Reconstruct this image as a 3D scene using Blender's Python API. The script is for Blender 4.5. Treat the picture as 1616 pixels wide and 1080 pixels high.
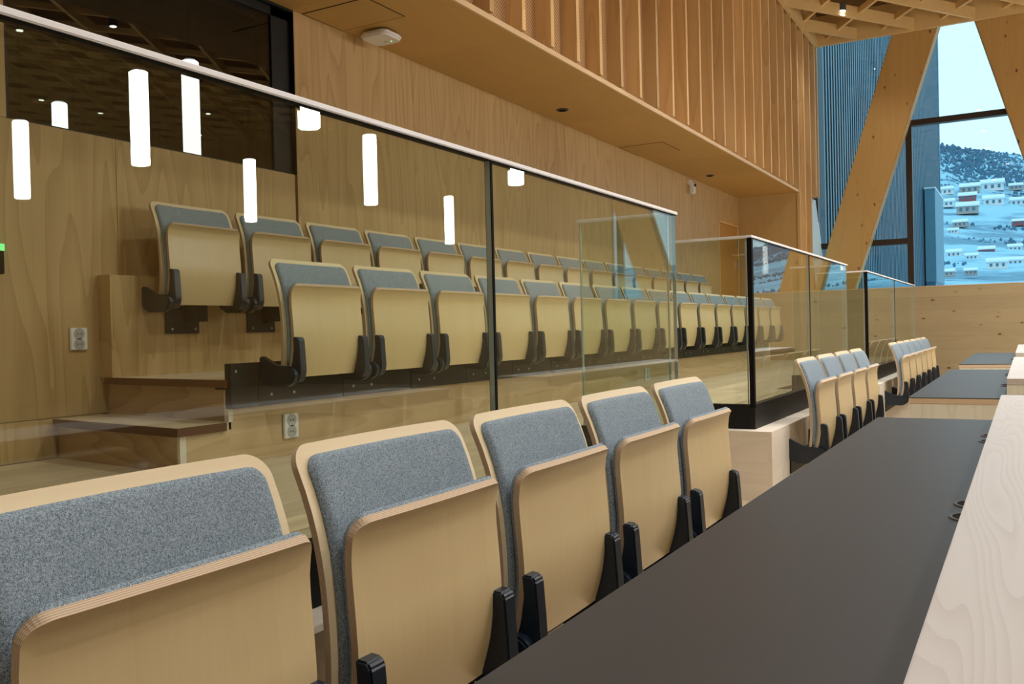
import bpy, bmesh, math, random
from mathutils import Matrix, Vector
random.seed(7)
scene = bpy.context.scene
for o in list(bpy.data.objects): bpy.data.objects.remove(o)
COL = scene.collection

# ------------------------------------------------------------------ camera (eye is the world origin, Y runs along the seat rows)
YAW, PITCH, ROLL = 0.516577, -0.011447, -0.023864
cam_d = bpy.data.cameras.new('camera'); cam = bpy.data.objects.new('camera', cam_d); COL.objects.link(cam)
cam_d.sensor_width = 36.0; cam_d.lens = 31.883; cam_d.clip_start = 0.02; cam_d.clip_end = 3000
_f = Vector((-math.sin(YAW)*math.cos(PITCH), math.cos(YAW)*math.cos(PITCH), math.sin(PITCH)))
_r = Vector((math.cos(YAW), math.sin(YAW), 0)); _u = _r.cross(_f)
r2 = _r*math.cos(ROLL) + _u*math.sin(ROLL); u2 = _u*math.cos(ROLL) - _r*math.sin(ROLL)
cam.matrix_world = Matrix(((r2.x, u2.x, -_f.x, 0), (r2.y, u2.y, -_f.y, 0), (r2.z, u2.z, -_f.z, 0), (0, 0, 0, 1)))
scene.camera = cam

# ------------------------------------------------------------------ sky, exposure
world = bpy.data.worlds.new('dusk_sky'); scene.world = world; world.use_nodes = True
bg = world.node_tree.nodes['Background']
bg.inputs[0].default_value = (0.56, 0.86, 1.0, 1); bg.inputs[1].default_value = 1.5
vs = scene.view_settings
vs.view_transform = 'Standard'; vs.look = 'None'; vs.exposure = 0.0; vs.gamma = 1.0; vs.use_curve_mapping = False
LAMP_W = 150.0
LAMP_COL = (1.0, 0.975, 0.93)
TUBE_E = 56.0

# ------------------------------------------------------------------ levels
F1, F2, F3, STEP = -1.044, -0.525, -0.174, -0.348
WALL_X = -3.85; PL3_X = -3.76; RISER_X = -2.88; KERB_X = -1.10; GLASS_X = -1.215
SOFF_Z = 1.985; CEIL_Z = 4.52; FAR_Y = 15.2; BAY_Y = 13.95

# ------------------------------------------------------------------ materials
class NT:
    def __init__(s, name):
        s.m = bpy.data.materials.new(name); s.m.use_nodes = True
        s.t = s.m.node_tree; s.t.nodes.clear()
        s.out = s.n('ShaderNodeOutputMaterial')
    def n(s, typ, **kw):
        nd = s.t.nodes.new(typ)
        for k, v in kw.items(): setattr(nd, k, v)
        return nd
    def l(s, a, b): s.t.links.new(a, b)
    def math(s, op, a, b=None, clamp=False):
        nd = s.n('ShaderNodeMath', operation=op); nd.use_clamp = clamp
        for i, v in enumerate((a, b)):
            if v is None: continue
            if isinstance(v, (int, float)): nd.inputs[i].default_value = v
            else: s.l(v, nd.inputs[i])
        return nd.outputs[0]
    def mix(s, fac, a, b, blend='MIX'):
        nd = s.n('ShaderNodeMix', data_type='RGBA', blend_type=blend)
        for sock, v in ((nd.inputs[0], fac), (nd.inputs[6], a), (nd.inputs[7], b)):
            if isinstance(v, (int, float)): sock.default_value = v
            elif isinstance(v, tuple): sock.default_value = (*v[:3], 1)
            else: s.l(v, sock)
        return nd.outputs[2]
    def bsdf(s, color, rough=0.5, spec=0.5, metal=0.0, bump=None, bstr=0.1, bdist=0.01):
        b = s.n('ShaderNodeBsdfPrincipled')
        if isinstance(color, tuple): b.inputs['Base Color'].default_value = (*color[:3], 1)
        else: s.l(color, b.inputs['Base Color'])
        if isinstance(rough, (int, float)): b.inputs['Roughness'].default_value = rough
        else: s.l(rough, b.inputs['Roughness'])
        b.inputs['Specular IOR Level'].default_value = spec; b.inputs['Metallic'].default_value = metal
        if bump is not None:
            bn = s.n('ShaderNodeBump'); bn.inputs['Strength'].default_value = bstr; bn.inputs['Distance'].default_value = bdist
            s.l(bump, bn.inputs['Height']); s.l(bn.outputs[0], b.inputs['Normal'])
        s.l(b.outputs[0], s.out.inputs[0]); return b
    def coords(s, scale=(1, 1, 1), rnd=True):
        tc = s.n('ShaderNodeTexCoord'); mp = s.n('ShaderNodeMapping')
        mp.inputs['Scale'].default_value = scale
        if rnd:
            oi = s.n('ShaderNodeObjectInfo')
            v = s.n('ShaderNodeVectorMath', operation='SCALE'); v.inputs[0].default_value = (37.1, 53.7, 71.3)
            s.l(oi.outputs['Random'], v.inputs['Scale'])
            a = s.n('ShaderNodeVectorMath', operation='ADD'); s.l(tc.outputs['Object'], a.inputs[0]); s.l(v.outputs[0], a.inputs[1])
            s.l(a.outputs[0], mp.inputs['Vector']); s.rand = oi.outputs['Random']
        else:
            s.l(tc.outputs['Object'], mp.inputs['Vector']); s.rand = None
        return mp.outputs[0]
    def noise(s, vec, scale, detail=2, rough=0.5, dist=0.0):
        nd = s.n('ShaderNodeTexNoise'); nd.inputs['Scale'].default_value = scale; nd.inputs['Detail'].default_value = detail
        nd.inputs['Roughness'].default_value = rough; nd.inputs['Distortion'].default_value = dist
        s.l(vec, nd.inputs['Vector']); return nd.outputs[0]

def plain(name, color, rough=0.5, metal=0.0, spec=0.5):
    t = NT(name); t.bsdf(color, rough, spec, metal); return t.m

def wood(name, light, dark, grain='Z', ring=3.0, k=7.0, ringmix=0.5, streak=0.35, rough=0.45, spec=0.35, var=0.12, knots=False, stretch=0.10):
    """flat-sawn timber: contour lines of a stretched noise field (growth rings), fine pore streaks, tone change per board"""
    t = NT(name)
    st = {'X': (stretch, 1, 1), 'Y': (1, stretch, 1), 'Z': (1, 1, stretch)}[grain]
    fi = {'X': (0.02, 1, 1), 'Y': (1, 0.02, 1), 'Z': (1, 1, 0.02)}[grain]
    v = t.coords(st)
    mp2 = t.n('ShaderNodeMapping'); mp2.inputs['Scale'].default_value = tuple(b/a for a, b in zip(st, fi)); t.l(v, mp2.inputs['Vector'])
    h = t.noise(v, ring, 1.5, 0.45, 0.2)
    w = t.math('FRACT', t.math('MULTIPLY', h, k*2))
    w = t.math('POWER', w, 2.2)                      # sharp late-wood edge
    fine = t.noise(mp2.outputs[0], 110, 3, 0.6)
    broad = t.noise(v, ring*0.5, 2)
    f = t.math('ADD', t.math('MULTIPLY', w, ringmix), t.math('MULTIPLY', t.math('SUBTRACT', fine, 0.35), streak))
    f = t.math('ADD', f, t.math('MULTIPLY', t.math('SUBTRACT', broad, 0.4), 0.5), clamp=True)
    col = t.mix(f, light, dark)
    if var:
        fv = t.math('ADD', t.math('MULTIPLY', t.rand, 2*var), 1-var)
        g = t.n('ShaderNodeCombineXYZ')
        for i in range(3): t.l(fv, g.inputs[i])
        col = t.mix(1.0, col, g.outputs[0], 'MULTIPLY')
    if knots:
        vo = t.n('ShaderNodeTexVoronoi'); vo.inputs['Scale'].default_value = 5.5
        tc = t.n('ShaderNodeTexCoord'); mk = t.n('ShaderNodeMapping')
        mk.inputs['Scale'].default_value = {'X': (0.8, 0.0, 1.4), 'Y': (1.4, .8, 0.0), 'Z': (1.4, 0.0, 0.8)}[grain]
        t.l(tc.outputs['Object'], mk.inputs['Vector']); t.l(mk.outputs[0], vo.inputs['Vector'])
        kd = t.n('ShaderNodeMapRange'); kd.inputs[1].default_value = 0.13; kd.inputs[2].default_value = 0.06
        t.l(vo.outputs['Distance'], kd.inputs[0])
        halo = t.n('ShaderNodeMapRange'); halo.inputs[1].default_value = 0.24; halo.inputs[2].default_value = 0.08; halo.inputs[4].default_value = 0.3
        t.l(vo.outputs['Distance'], halo.inputs[0])
        sep = t.n('ShaderNodeSeparateColor'); t.l(vo.outputs['Color'], sep.inputs[0]); gate = t.math('GREATER_THAN', sep.outputs[0], 0.35)
        col = t.mix(t.math('MULTIPLY', halo.outputs[0], gate), col, tuple(c*0.62 for c in dark))
        col = t.mix(t.math('MULTIPLY', kd.outputs[0], gate), col, (0.09, 0.035, 0.012))
    t.bsdf(col, rough, spec, bump=fine, bstr=0.05, bdist=0.002)
    return t.m

def ply_edge(name):
    t = NT(name); uv = t.n('ShaderNodeUVMap'); sx = t.n('ShaderNodeSeparateXYZ'); t.l(uv.outputs[0], sx.inputs[0])
    w = t.math('PINGPONG', t.math('MULTIPLY', sx.outputs[0], 9.0), 1.0)
    w = t.math('GREATER_THAN', w, 0.62)
    col = t.mix(w, (0.60, 0.46, 0.31), (0.40, 0.275, 0.175))
    t.bsdf(col, 0.55, 0.3); return t.m

def fabric(name):
    t = NT(name); v = t.coords((1, 1, 1))
    mp = t.n('ShaderNodeMapping'); mp.inputs['Scale'].default_value = (1, 1, 1.7); t.l(v, mp.inputs['Vector'])
    a = t.noise(mp.outputs[0], 720, 2, 0.7)
    b = t.noise(v, 300, 2, 0.6)
    c = t.noise(v, 14, 2)
    f = t.math('ADD', t.math('MULTIPLY', t.math('SUBTRACT', a, 0.5), 3.2), t.math('MULTIPLY', t.math('SUBTRACT', b, 0.5), 1.3))
    f = t.math('ADD', f, 0.5, clamp=True)
    col = t.mix(f, (0.034, 0.072, 0.110), (0.475, 0.545, 0.585))
    col = t.mix(t.math('MULTIPLY', c, 0.25), col, (0.13, 0.19, 0.25))
    t.bsdf(col, 0.95, 0.1, bump=a, bstr=0.5, bdist=0.002); return t.m

def glass(name, tint, f0=0.042):
    """sheet glass: every face lets light through with a slight tint and mirrors by Schlick's Fresnel term"""
    t = NT(name); lw = t.n('ShaderNodeLayerWeight'); lw.inputs[0].default_value = 0.5
    p = t.math('POWER', lw.outputs['Facing'], 5.0)
    f = t.math('ADD', t.math('MULTIPLY', p, 1-f0), f0, clamp=True)
    tr = t.n('ShaderNodeBsdfTransparent'); tr.inputs[0].default_value = (*tint, 1)
    gl = t.n('ShaderNodeBsdfGlossy'); gl.inputs['Roughness'].default_value = 0.0; gl.inputs[0].default_value = (0.95, 0.97, 0.96, 1)
    mx = t.n('ShaderNodeMixShader'); t.l(f, mx.inputs[0]); t.l(tr.outputs[0], mx.inputs[1]); t.l(gl.outputs[0], mx.inputs[2])
    t.l(mx.outputs[0], t.out.inputs[0]); return t.m

def emit(name, color, strength):
    t = NT(name); e = t.n('ShaderNodeEmission'); e.inputs[0].default_value = (*color, 1); e.inputs[1].default_value = strength
    t.l(e.outputs[0], t.out.inputs[0]); return t.m

def perforated(name):
    t = NT(name); tc = t.n('ShaderNodeTexCoord'); sx = t.n('ShaderNodeSeparateXYZ'); t.l(tc.outputs['Object'], sx.inputs[0])
    P = 0.026
    def cell(o, off):
        a = t.math('FRACT', t.math('ADD', t.math('MULTIPLY', o, 1/P), off))
        a = t.math('SUBTRACT', a, 0.5); return t.math('MULTIPLY', a, a)
    def dots(off): return t.math('LESS_THAN', t.math('ADD', cell(sx.outputs[1], off), cell(sx.outputs[2], off)), 0.047)
    d = t.math('MAXIMUM', dots(0.0), dots(0.5))
    n = t.noise(tc.outputs['Object'], 3, 2)
    base = t.mix(n, (0.60, 0.39, 0.20), (0.48, 0.28, 0.13))
    t.bsdf(t.mix(d, base, (0.13, 0.06, 0.02)), 0.5, 0.3); return t.m

def linoleum(name):
    t = NT(name); v = t.coords((1, 1, 1), False); a = t.noise(v, 260, 2, 0.6); b = t.noise(v, 2.2, 3)
    col = t.mix(t.math('MULTIPLY', b, 0.6), (0.036, 0.036, 0.036), (0.048, 0.047, 0.046))
    sp = t.math('GREATER_THAN', t.noise(v, 700, 1), 0.74)
    col = t.mix(t.math('MULTIPLY', sp, 0.25), col, (0.3, 0.29, 0.28))
    t.bsdf(col, 0.42, 0.36, bump=a, bstr=0.03, bdist=0.001); return t.m

M = {}
M['birch'] = wood('birch_veneer', (0.68, 0.53, 0.29), (0.56, 0.41, 0.20), 'Z', 5.0, 2.0, 0.16, 0.45, 0.30, 0.5, 0.05)
M['birch_edge'] = ply_edge('plywood_edge')
M['birch_front'] = wood('birch_rim_veneer', (0.70, 0.57, 0.36), (0.58, 0.45, 0.26), 'Y', 5.0, 2.0, 0.12, 0.4, 0.4, 0.4, 0.04)
M['fabric'] = fabric('grey_blue_wool')
M['black_plastic'] = plain('navy_black_plastic', (0.006, 0.013, 0.024), 0.38)
M['black_steel'] = plain('black_steel', (0.005, 0.005, 0.005), 0.5, 0.0, 0.3)
M['bolt'] = plain('bolt_steel', (0.6, 0.6, 0.58), 0.3, 1.0)
M['panel'] = wood('oak_wall_veneer', (0.57, 0.40, 0.19), (0.36, 0.225, 0.09), 'Z', 3.6, 7.0, 0.5, 0.6, 0.5, 0.3, 0.05)
M['panel_plain'] = wood('plain_wall_veneer', (0.55, 0.375, 0.16), (0.45, 0.29, 0.11), 'Z', 2.5, 3.0, 0.15, 0.4, 0.5, 0.3, 0.02)
M['soffit'] = wood('soffit_veneer', (0.56, 0.36, 0.125), (0.47, 0.285, 0.085), 'Y', 2.5, 3.0, 0.2, 0.4, 0.5, 0.3, 0.04)
M['slat'] = wood('ash_slat', (0.74, 0.50, 0.235), (0.52, 0.305, 0.115), 'Z', 4.0, 4.0, 0.4, 0.4, 0.5, 0.3, 0.20)
M['lath'] = wood('pale_trim', (0.72, 0.52, 0.31), (0.60, 0.41, 0.22), 'Y', 4.0, 4.0, 0.3, 0.4, 0.5, 0.3, 0.03)
M['perf'] = perforated('perforated_panel')
M['clt'] = wood('spruce_boards', (0.41, 0.33, 0.195), (0.34, 0.26, 0.135), 'X', 3.0, 4.0, 0.28, 0.4, 0.55, 0.3, 0.05, True)
M['glulam'] = wood('spruce_glulam', (0.54, 0.335, 0.12), (0.45, 0.26, 0.08), 'Z', 3.0, 4.0, 0.3, 0.4, 0.55, 0.3, 0.03, True)
M['beam'] = wood('ceiling_pine', (0.76, 0.53, 0.24), (0.64, 0.41, 0.16), 'Y', 4.0, 3.0, 0.25, 0.4, 0.55, 0.3, 0.06)
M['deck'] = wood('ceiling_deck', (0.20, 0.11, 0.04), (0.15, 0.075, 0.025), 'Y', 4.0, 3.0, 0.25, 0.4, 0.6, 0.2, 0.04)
M['plank'] = wood('ash_floor_plank', (0.64, 0.52, 0.36), (0.47, 0.35, 0.215), 'Y', 5.0, 5.0, 0.45, 0.5, 0.45, 0.35, 0.13)
M['step_x'] = wood('ash_riser', (0.58, 0.43, 0.27), (0.36, 0.23, 0.125), 'X', 3.4, 6.0, 0.55, 0.5, 0.5, 0.3, 0.08)
M['step_y'] = wood('ash_platform_face', (0.60, 0.44, 0.26), (0.44, 0.29, 0.15), 'Y', 3.4, 6.0, 0.45, 0.5, 0.5, 0.3, 0.06)
M['kerb'] = wood('pale_ash_kerb', (0.74, 0.67, 0.57), (0.62, 0.54, 0.44), 'X', 3.0, 5.0, 0.35, 0.4, 0.45, 0.35, 0.03)
M['nosing'] = plain('brown_nosing', (0.115, 0.042, 0.010), 0.5)
M['ledge'] = wood('whitewashed_ash', (0.545, 0.51, 0.475), (0.455, 0.405, 0.365), 'Y', 9.0, 11.0, 0.6, 0.3, 0.42, 0.4, 0.0, False, 0.10)
M['ledge_end'] = wood('whitewashed_ash_end', (0.72, 0.71, 0.62), (0.58, 0.56, 0.47), 'Z', 6.0, 6.0, 0.5, 0.3, 0.5, 0.3, 0.0)
M['edging'] = wood('desk_edging', (0.62, 0.48, 0.35), (0.50, 0.36, 0.24), 'X', 6.0, 5.0, 0.3, 0.5, 0.5, 0.3, 0.0)
M['lino'] = linoleum('grey_linoleum')
M['rubber'] = plain('black_rubber', (0.006, 0.006, 0.006), 0.8, 0, 0.15)
M['ring'] = plain('bronze_grey_ring', (0.085, 0.075, 0.068), 0.45)
M['glass'] = glass('railing_glass', (0.868, 0.915, 0.862))
M['wglass'] = glass('window_glass', (0.955, 0.975, 0.985))
M['dglass'] = glass('dark_room_glass', (0.60, 0.63, 0.62), 0.05)
M['gedge'] = plain('green_glass_edge', (0.36, 0.44, 0.40), 0.25)
M['rail'] = plain('satin_steel_rail', (0.88, 0.88, 0.90), 0.5, 0.0)
M['white'] = plain('white_plastic', (0.82, 0.83, 0.84), 0.4)
M['socket_hole'] = plain('socket_recess', (0.45, 0.45, 0.45), 0.5)
M['dark'] = plain('dark_room_paint', (0.014, 0.013, 0.012), 0.9, 0, 0.1)
M['frame'] = plain('bronze_window_frame', (0.030, 0.020, 0.014), 0.45)
M['door'] = wood('oak_door', (0.50, 0.27, 0.075), (0.42, 0.21, 0.05), 'Z', 3.0, 3.0, 0.2, 0.4, 0.4, 0.4, 0.0)
M['tube'] = emit('lit_opal_tube', (1.0, 0.97, 0.93), TUBE_E)
M['tube_dim'] = emit('tube_reflection_glow', (1.0, 0.93, 0.93), 4.5)  # glow of the added tubes that imitate window reflections
M['lens'] = emit('downlight_lens', (1.0, 0.93, 0.82), 22.0)
M['green'] = emit('green_diode', (0.25, 1.0, 0.3), 1.2)
M['facade'] = plain('blue_grey_cladding', (0.025, 0.17, 0.26), 0.45)
M['facade2'] = plain('smooth_blue_cladding', (0.09, 0.25, 0.34), 0.5)
M['facade_dark'] = plain('shaded_dark_cladding', (0.002, 0.035, 0.06), 0.6)  # groove shade put into the colour; core and corner cap share it
M['pale_brace'] = plain('pale_cover_strip', (0.72, 0.78, 0.82), 0.5)
M['brick'] = plain('house_wall_ochre', (0.42, 0.36, 0.33), 0.8)
M['hpale'] = plain('house_wall_pale', (0.75, 0.74, 0.72), 0.8)
M['hred'] = plain('house_wall_red', (0.36, 0.10, 0.10), 0.8)
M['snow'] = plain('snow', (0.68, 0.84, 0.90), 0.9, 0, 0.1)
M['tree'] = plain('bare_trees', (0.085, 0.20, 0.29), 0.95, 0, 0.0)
def hill_mat():
    t = NT('snowy_hillside'); v = t.coords((1, 1, 1), False)
    n = t.noise(v, 0.022, 6, 0.7); m = t.n('ShaderNodeMapRange'); m.inputs[1].default_value = 0.46; m.inputs[2].default_value = 0.58; t.l(n, m.inputs[0])
    n2 = t.noise(v, 0.15, 4, 0.7)
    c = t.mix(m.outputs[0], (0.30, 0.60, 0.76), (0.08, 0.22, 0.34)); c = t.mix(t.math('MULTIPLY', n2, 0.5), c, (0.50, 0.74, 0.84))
    t.bsdf(c, 0.95, 0.0); return t.m
M['hill'] = hill_mat()

# ------------------------------------------------------------------ mesh helpers
def link(o, parent=None):
    COL.objects.link(o)
    if parent is not None: o.parent = parent
    return o
def obj(name, me, mat, parent=None):
    if mat is not None:
        mats = mat if isinstance(mat, (list, tuple)) else [mat]
        if not me.materials:
            for m in mats: me.materials.append(M[m])
    return link(bpy.data.objects.new(name, me), parent)
def tag(o, label=None, cat=None, group=None, kind=None):
    if label: o['label'] = label
    if cat: o['category'] = cat
    if group: o['group'] = group
    if kind: o['kind'] = kind
    return o
def empty(name, loc=(0, 0, 0)):
    o = bpy.data.objects.new(name, None); o.location = loc; o.empty_display_size = 0.1; return link(o)
def mesh(name, verts, faces, smooth=False):
    me = bpy.data.meshes.new(name); me.from_pydata(verts, [], faces); me.update()
    if smooth:
        for p in me.polygons: p.use_smooth = True
    return me
def box_data(x0, x1, y0, y1, z0, z1, off=0):
    v = [(x, y, z) for x in (x0, x1) for y in (y0, y1) for z in (z0, z1)]
    f = [(0, 1, 3, 2), (4, 6, 7, 5), (0, 4, 5, 1), (2, 3, 7, 6), (0, 2, 6, 4), (1, 5, 7, 3)]
    return v, [tuple(i+off for i in q) for q in f]
def bm_mesh(name, bm, smooth=False):
    bmesh.ops.recalc_face_normals(bm, faces=bm.faces)
    me = bpy.data.meshes.new(name); bm.to_mesh(me); bm.free()
    if smooth:
        for p in me.polygons: p.use_smooth = True
    return me
def box(name, x0, x1, y0, y1, z0, z1, mat, parent=None, bev=0.0, seg=2):
    if bev <= 0:
        v, f = box_data(x0, x1, y0, y1, z0, z1); return obj(name, mesh(name, v, f), mat, parent)
    bm = bmesh.new(); v, f = box_data(x0, x1, y0, y1, z0, z1)
    vv = [bm.verts.new(p) for p in v]
    for q in f: bm.faces.new([vv[i] for i in q])
    bmesh.ops.bevel(bm, geom=list(bm.edges), offset=bev, segments=seg, affect='EDGES')
    return obj(name, bm_mesh(name, bm), mat, parent)
def prism(name, poly, axis, a0, a1, mat, parent=None, bev=0.0):
    """polygon in the plane across `axis`, extruded from a0 to a1. axis Y: poly=(x,z); X: (y,z); Z: (x,y)"""
    def P(p, a): return {'Y': (p[0], a, p[1]), 'X': (a, p[0], p[1]), 'Z': (p[0], p[1], a)}[axis]
    bm = bmesh.new(); A = [bm.verts.new(P(p, a0)) for p in poly]; B = [bm.verts.new(P(p, a1)) for p in poly]
    bm.faces.new(A); bm.faces.new(B[::-1]); n = len(poly)
    for i in range(n): bm.faces.new((A[i], B[i], B[(i+1) % n], A[(i+1) % n]))
    bmesh.ops.recalc_face_normals(bm, faces=bm.faces)
    if bev: bmesh.ops.bevel(bm, geom=list(bm.edges), offset=bev, segments=2, affect='EDGES')
    return obj(name, bm_mesh(name, bm), mat, parent)
def cyl_mesh(name, r, h, n=20, axis='Z', r2=None, bev=0.0):
    bm = bmesh.new(); bmesh.ops.create_cone(bm, cap_ends=True, segments=n, radius1=r, radius2=r if r2 is None else r2, depth=h)
    if bev: bmesh.ops.bevel(bm, geom=[e for e in bm.edges if abs(e.verts[0].co.z-e.verts[1].co.z) < 1e-6], offset=bev, segments=2, affect='EDGES')
    if axis == 'Y': bmesh.ops.rotate(bm, verts=bm.verts, matrix=Matrix.Rotation(math.pi/2, 3, 'X'))
    if axis == 'X': bmesh.ops.rotate(bm, verts=bm.verts, matrix=Matrix.Rotation(math.pi/2, 3, 'Y'))
    return bm_mesh(name, bm)
def cyl(name, loc, r, h, mat, parent=None, n=20, axis='Z', bev=0.0):
    o = obj(name, cyl_mesh(name, r, h, n, axis, None, bev), mat, parent); o.location = loc; return o
UNIT = {}
def unit_box(name, mat, x0, x1, y0, y1, z0, z1, parent=None):
    """boxes of one kind share one unit mesh, sized by the object's scale"""
    if mat not in UNIT:
        v, f = box_data(-.5, .5, -.5, .5, -.5, .5); me = mesh('unit_'+mat, v, f); me.materials.append(M[mat]); UNIT[mat] = me
    o = link(bpy.data.objects.new(name, UNIT[mat]), parent)
    o.location = ((x0+x1)/2, (y0+y1)/2, (z0+z1)/2); o.scale = (x1-x0, y1-y0, z1-z0); return o
def real_box(name, mat, *a, parent=None): return box(name, *a, mat, parent)

def copy_tree(o, parent=None):
    c = o.copy(); link(c, parent)
    for ch in list(o.children): copy_tree(ch, c)
    return c

# ================================================================== SETTING
def S(o): o['kind'] = 'structure'; return o
# ---- floors
fl = S(empty('floor'))
box('slab', -3.2, 12, -5, FAR_Y, F1-0.3, F1-0.02, 'deck', fl)
def planks(parent, x0, x1, y0, y1, ztop, w, lmin, lmax, mat='plank', th=0.018):
    x = x0
    while x < x1-0.01:
        xe = min(x+w, x1); y = y0-random.uniform(0, 0.8)
        while y < y1:
            ye = y+random.uniform(lmin, lmax); a, b = max(y, y0), min(ye, y1)
            if b-a > 0.05: real_box('plank', mat, x+0.0008, xe-0.0008, a+0.0008, b-0.0008, ztop-th, ztop-random.uniform(0, 0.0006), parent=parent)
            y = ye
        x = xe
planks(fl, KERB_X, -0.1, -0.6, 9.5, F1, 0.145, 1.6, 2.4)
box('boards', -0.1, 12, -5, FAR_Y, F1-0.02, F1, 'plank', fl)
box('boards', KERB_X, -0.1, 9.5, FAR_Y, F1-0.02, F1, 'plank', fl)
box('boards', KERB_X, -0.1, -5, -0.6, F1-0.02, F1, 'plank', fl)

# ---- aisle platform (level of the middle row)
GAPS = [(3.52, 4.50), (7.55, 8.28)]         # stair openings between the three front blocks
pf = S(empty('aisle_platform'))
edges = [(-2.0, GAPS[0][0]), (GAPS[0][1], GAPS[1][0]), (GAPS[1][1], 12.4)]
box('core', -3.84, -1.72, -2.0, FAR_Y, F1-0.01, F2-0.022, 'deck', pf)
for a, b in edges:
    box('core', -1.72, KERB_X-0.02, a+0.02, b-0.02, F1-0.01, F2-0.022, 'deck', pf)
    box('kerb_face', KERB_X-0.02, KERB_X, a, b, F1, F2-0.03, 'kerb', pf)
    box('kerb_top', KERB_X-0.15, KERB_X, a, b, F2-0.03, F2, 'kerb', pf)
    for yy, s in ((a, 1), (b, -1)):
        box('kerb_side', -1.72, KERB_X-0.02, min(yy, yy+0.02*s), max(yy, yy+0.02*s), F1, F2-0.03, 'kerb', pf)
        box('kerb_side_top', -1.72, KERB_X-0.15, min(yy, yy+0.1*s), max(yy, yy+0.1*s), F2-0.03, F2, 'kerb', pf)
    planks(pf, -1.72, KERB_X-0.15, a+0.1, b-0.1, F2, 0.157, 1.6, 2.4)
planks(pf, -3.84, -1.72, -0.3, FAR_Y, F2, 0.151, 1.6, 2.6)
box('boards', -3.84, -1.72, -2.0, -0.3, F2-0.018, F2, 'plank', pf)
for a, b in GAPS:
    for i, (xa, xb) in enumerate(((-1.40, KERB_X), (-1.72, -1.40))):
        zz = F1+0.173*(i+1)
        box('tread', xa-0.02, xb, a, b, zz-0.03, zz, 'plank', pf)
        box('riser', xb-0.03, xb-0.012, a, b, F1+0.173*i, zz-0.03, 'kerb', pf)
    box('riser', -1.74, -1.722, a, b, F1+0.346, F2-0.03, 'kerb', pf)
    box('tread', -1.80, -1.715, a, b, F2-0.03, F2+0.001, 'nosing', pf)

# ---- upper platform (level of the back row) and its corner steps
P3Y0, P3Y1 = 2.68, 11.80
SK = 0.134                                   # the step edges run slightly askew: this much further back at the wall
def yk3(x, d=0.0): return P3Y0+d+(RISER_X-x)/0.97*SK
up = S(empty('upper_platform'))
def skew(name, xa, xb, d0, d1, z0, z1, mat): return prism(name, [(xa, yk3(xa, d0)), (xb, yk3(xb, d0)), (xb, yk3(xb, d1)), (xa, yk3(xa, d1))], 'Z', z0, z1, mat, up)
prism('core', [(-3.84, yk3(-3.84, .03)), (RISER_X-0.02, yk3(RISER_X-.02, .03)), (RISER_X-0.02, P3Y1-0.02), (-3.84, P3Y1-0.02)], 'Z', F2, F3-0.022, 'deck', up)
box('platform_face', RISER_X-0.02, RISER_X, P3Y0, P3Y1, F2, F3-0.018, 'step_y', up)
skew('step_riser', -3.845, RISER_X-0.02, 0.012, 0.03, STEP, F3-0.018, 'step_x')
box('step_riser', -3.84, RISER_X-0.02, P3Y1-0.02, P3Y1, F2, F3-0.018, 'step_x', up)
box('corner_post', RISER_X-0.022, RISER_X+0.003, P3Y0-0.003, P3Y0+0.02, STEP, F3-0.032, 'kerb', up)
prism('plank', [(-3.84, yk3(-3.84)), (RISER_X, yk3(RISER_X)), (RISER_X, 2.90), (-3.84, 2.90)], 'Z', F3-0.018, F3, 'plank', up)
planks(up, -3.84, RISER_X, 2.90, P3Y1, F3, 0.16, 1.6, 2.4)
skew('nosing', -3.82, RISER_X+0.008, -0.020, 0.004, F3-0.030, F3+0.001, 'nosing')
# lower corner step, its front edge slightly skewed
prism('low_step', [(-3.83, 2.555), (RISER_X-0.01, 2.432), (RISER_X-0.01, P3Y0+0.01), (-3.83, yk3(-3.83)+0.01)], 'Z', F2, STEP-0.03, 'step_x', up)
prism('low_tread', [(-3.83, 2.545), (RISER_X, 2.42), (RISER_X, P3Y0+0.012), (-3.83, yk3(-3.83)+0.012)], 'Z', STEP-0.03, STEP, 'plank', up)
prism('nosing', [(-3.84, 2.535), (RISER_X+0.015, 2.405), (RISER_X+0.015, 2.655), (RISER_X, 2.655), (RISER_X, 2.42), (-3.84, 2.548)], 'Z', STEP-0.032, STEP+0.001, 'nosing', up)
box('low_step_face', RISER_X-0.012, RISER_X+0.002, 2.432, P3Y0, F2, STEP-0.03, 'step_y', up)
box('low_step_post', RISER_X-0.012, RISER_X+0.004, 2.425, 2.455, F2, STEP-0.032, 'kerb', up)

# ---- back-row plinth
pl = S(empty('back_plinth'))
y = 2.80
for i in range(8):
    ye = min(y+1.25, 12.0)
    if ye-y > 0.1: real_box('panel', 'panel', WALL_X, PL3_X, y+0.0015, ye-0.0015, F3-0.02, 0.315, parent=pl)
    y = ye
box('edge_strip', PL3_X-0.09, PL3_X+0.001, 2.79, 2.80, F3, 0.316, 'panel', pl)

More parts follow.
